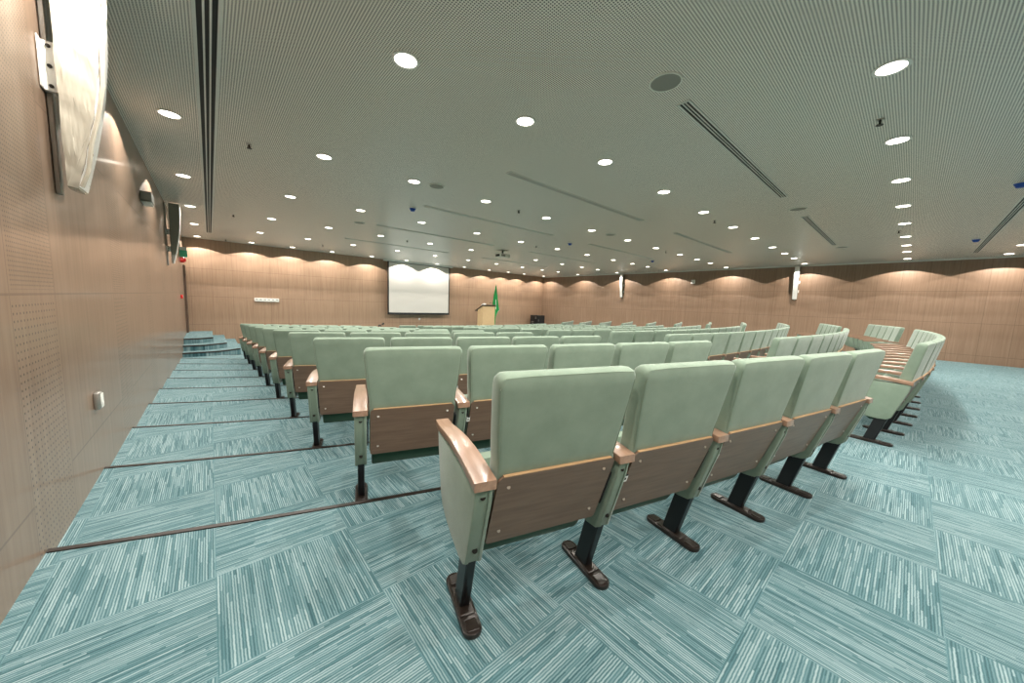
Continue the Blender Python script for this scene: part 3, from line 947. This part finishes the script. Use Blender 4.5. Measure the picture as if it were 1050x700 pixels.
t = thing('exit_sign', 'small green exit sign projecting from the side wall corner', 'sign', (XL, 13.85, 2.17))
bm = new_bm(); add_box(bm, 0.0005, 0.16, -0.02, 0.02, -0.03, 0.16, 0.004, 1); obj('panel', bm, M['exit'], t)
bm = new_bm(); add_box(bm, 0.0005, 0.15, -0.03, 0.03, 0.16, 0.25, 0.006, 1); obj('housing', bm, M['white'], t)
t = thing('alarm_bell', 'round red fire alarm bell under the green exit sign', 'alarm', (XL, 13.95, 2.07))
bm = new_bm(); add_cyl(bm, (0.0005, 0, 0), (1, 0, 0), 0.085, 0.05, 20); obj('base', bm, M['red'], t)
bm = new_bm(); bmesh.ops.create_uvsphere(bm, u_segments=18, v_segments=10, radius=0.08, matrix=Matrix.Translation((0.055, 0, 0)) @ Matrix.Diagonal((0.9, 1, 1, 1))); obj('dome', bm, M['red'], t)
t = thing('fire_call_point', 'tiny red fire call point on the wall near the steps', 'alarm', (XL, 13.10, 1.02))
bm = new_bm(); add_box(bm, 0.0005, 0.045, -0.05, 0.05, -0.05, 0.05, 0.006, 1); obj('box', bm, M['red'], t)
bm = new_bm(); add_box(bm, 0.045, 0.048, -0.03, 0.03, -0.03, 0.03, 0.001, 1); obj('window', bm, M['white'], t)

t = thing('switch_panel', 'white row of six wall switches on the front wall', 'switch panel', (1.57, YF, 0.965))
bm = new_bm(); add_box(bm, -0.37, 0.37, -0.030, -0.0005, -0.062, 0.062, 0.006, 1); obj('back_plate', bm, M['white'], t)
for i in range(6):
    x = -0.305 + i * 0.122
    bm = new_bm(); add_box(bm, x - 0.054, x + 0.054, -0.040, -0.029, -0.055, 0.055, 0.004, 1); s = obj('switch', bm, M['white'], t)
    bm = new_bm(); add_box(bm, x - 0.034, x + 0.034, -0.044, -0.039, -0.004, 0.028, 0.002, 1); obj('rocker', bm, M['grey'], s)
t = thing('wall_outlet', 'tiny white outlet on the front wall under the projection screen', 'socket', (7.55, YF, 0.27))
bm = new_bm(); add_box(bm, -0.045, 0.045, -0.014, -0.0005, -0.045, 0.045, 0.004, 1); f = obj('plate', bm, M['white'], t)
bm = new_bm(); add_cyl(bm, (0, -0.013, 0), (0, -1, 0), 0.018, 0.003, 14); obj('socket_hole', bm, M['grey'], f)
t = thing('wall_sensor', 'small white sensor box on the far wall between two light scallops', 'sensor', (XR, 6.40, 2.40))
bm = new_bm(); add_box(bm, -0.07, -0.0005, -0.075, 0.075, -0.085, 0.085, 0.012, 2); b = obj('housing', bm, M['white'], t)
bm = new_bm(); add_cyl(bm, (-0.069, 0, -0.03), (-1, 0, 0), 0.022, 0.012, 14); obj('eye', bm, M['grey'], b)

# ------------------------------------------------------------------ camera
def rot(yaw, pitch, roll):
    cy, sy = math.cos(yaw), math.sin(yaw)
    fw = Vector((sy * math.cos(pitch), cy * math.cos(pitch), -math.sin(pitch)))
    r = Vector((cy, -sy, 0.0)); d = fw.cross(r)
    return math.cos(roll) * r + math.sin(roll) * d, -math.sin(roll) * r + math.cos(roll) * d, fw
r, d, fw = rot(0.71744041, 0.10878764, -0.0375996)
cam = bpy.data.cameras.new('camera')
cam.sensor_fit = 'HORIZONTAL'; cam.sensor_width = 36.0; cam.lens = 36.0 * 355.29565 / 1050.0
cam.clip_start = 0.02; cam.clip_end = 100
co = bpy.data.objects.new('camera', cam); COL.objects.link(co)
m = Matrix.Identity(4)
for i in range(3):
    m[i][0] = r[i]; m[i][1] = -d[i]; m[i][2] = -fw[i]
m[0][3], m[1][3], m[2][3] = 0.0, 0.0, CAMZ
co.matrix_world = m
SC.camera = co

# ------------------------------------------------------------------ world and view
w = bpy.data.worlds.new('world'); SC.world = w; w.use_nodes = True
w.node_tree.nodes['Background'].inputs[0].default_value = (0.02, 0.02, 0.02, 1)
w.node_tree.nodes['Background'].inputs[1].default_value = 0.0
vs = SC.view_settings
vs.view_transform = 'Standard'; vs.look = 'None'; vs.gamma = 1.0; vs.use_curve_mapping = False; vs.exposure = 0.0
SC.cycles.max_bounces = 8; SC.cycles.diffuse_bounces = 5; SC.cycles.glossy_bounces = 3
SC.cycles.sample_clamp_indirect = 6.0
SC.cycles.use_denoising = True
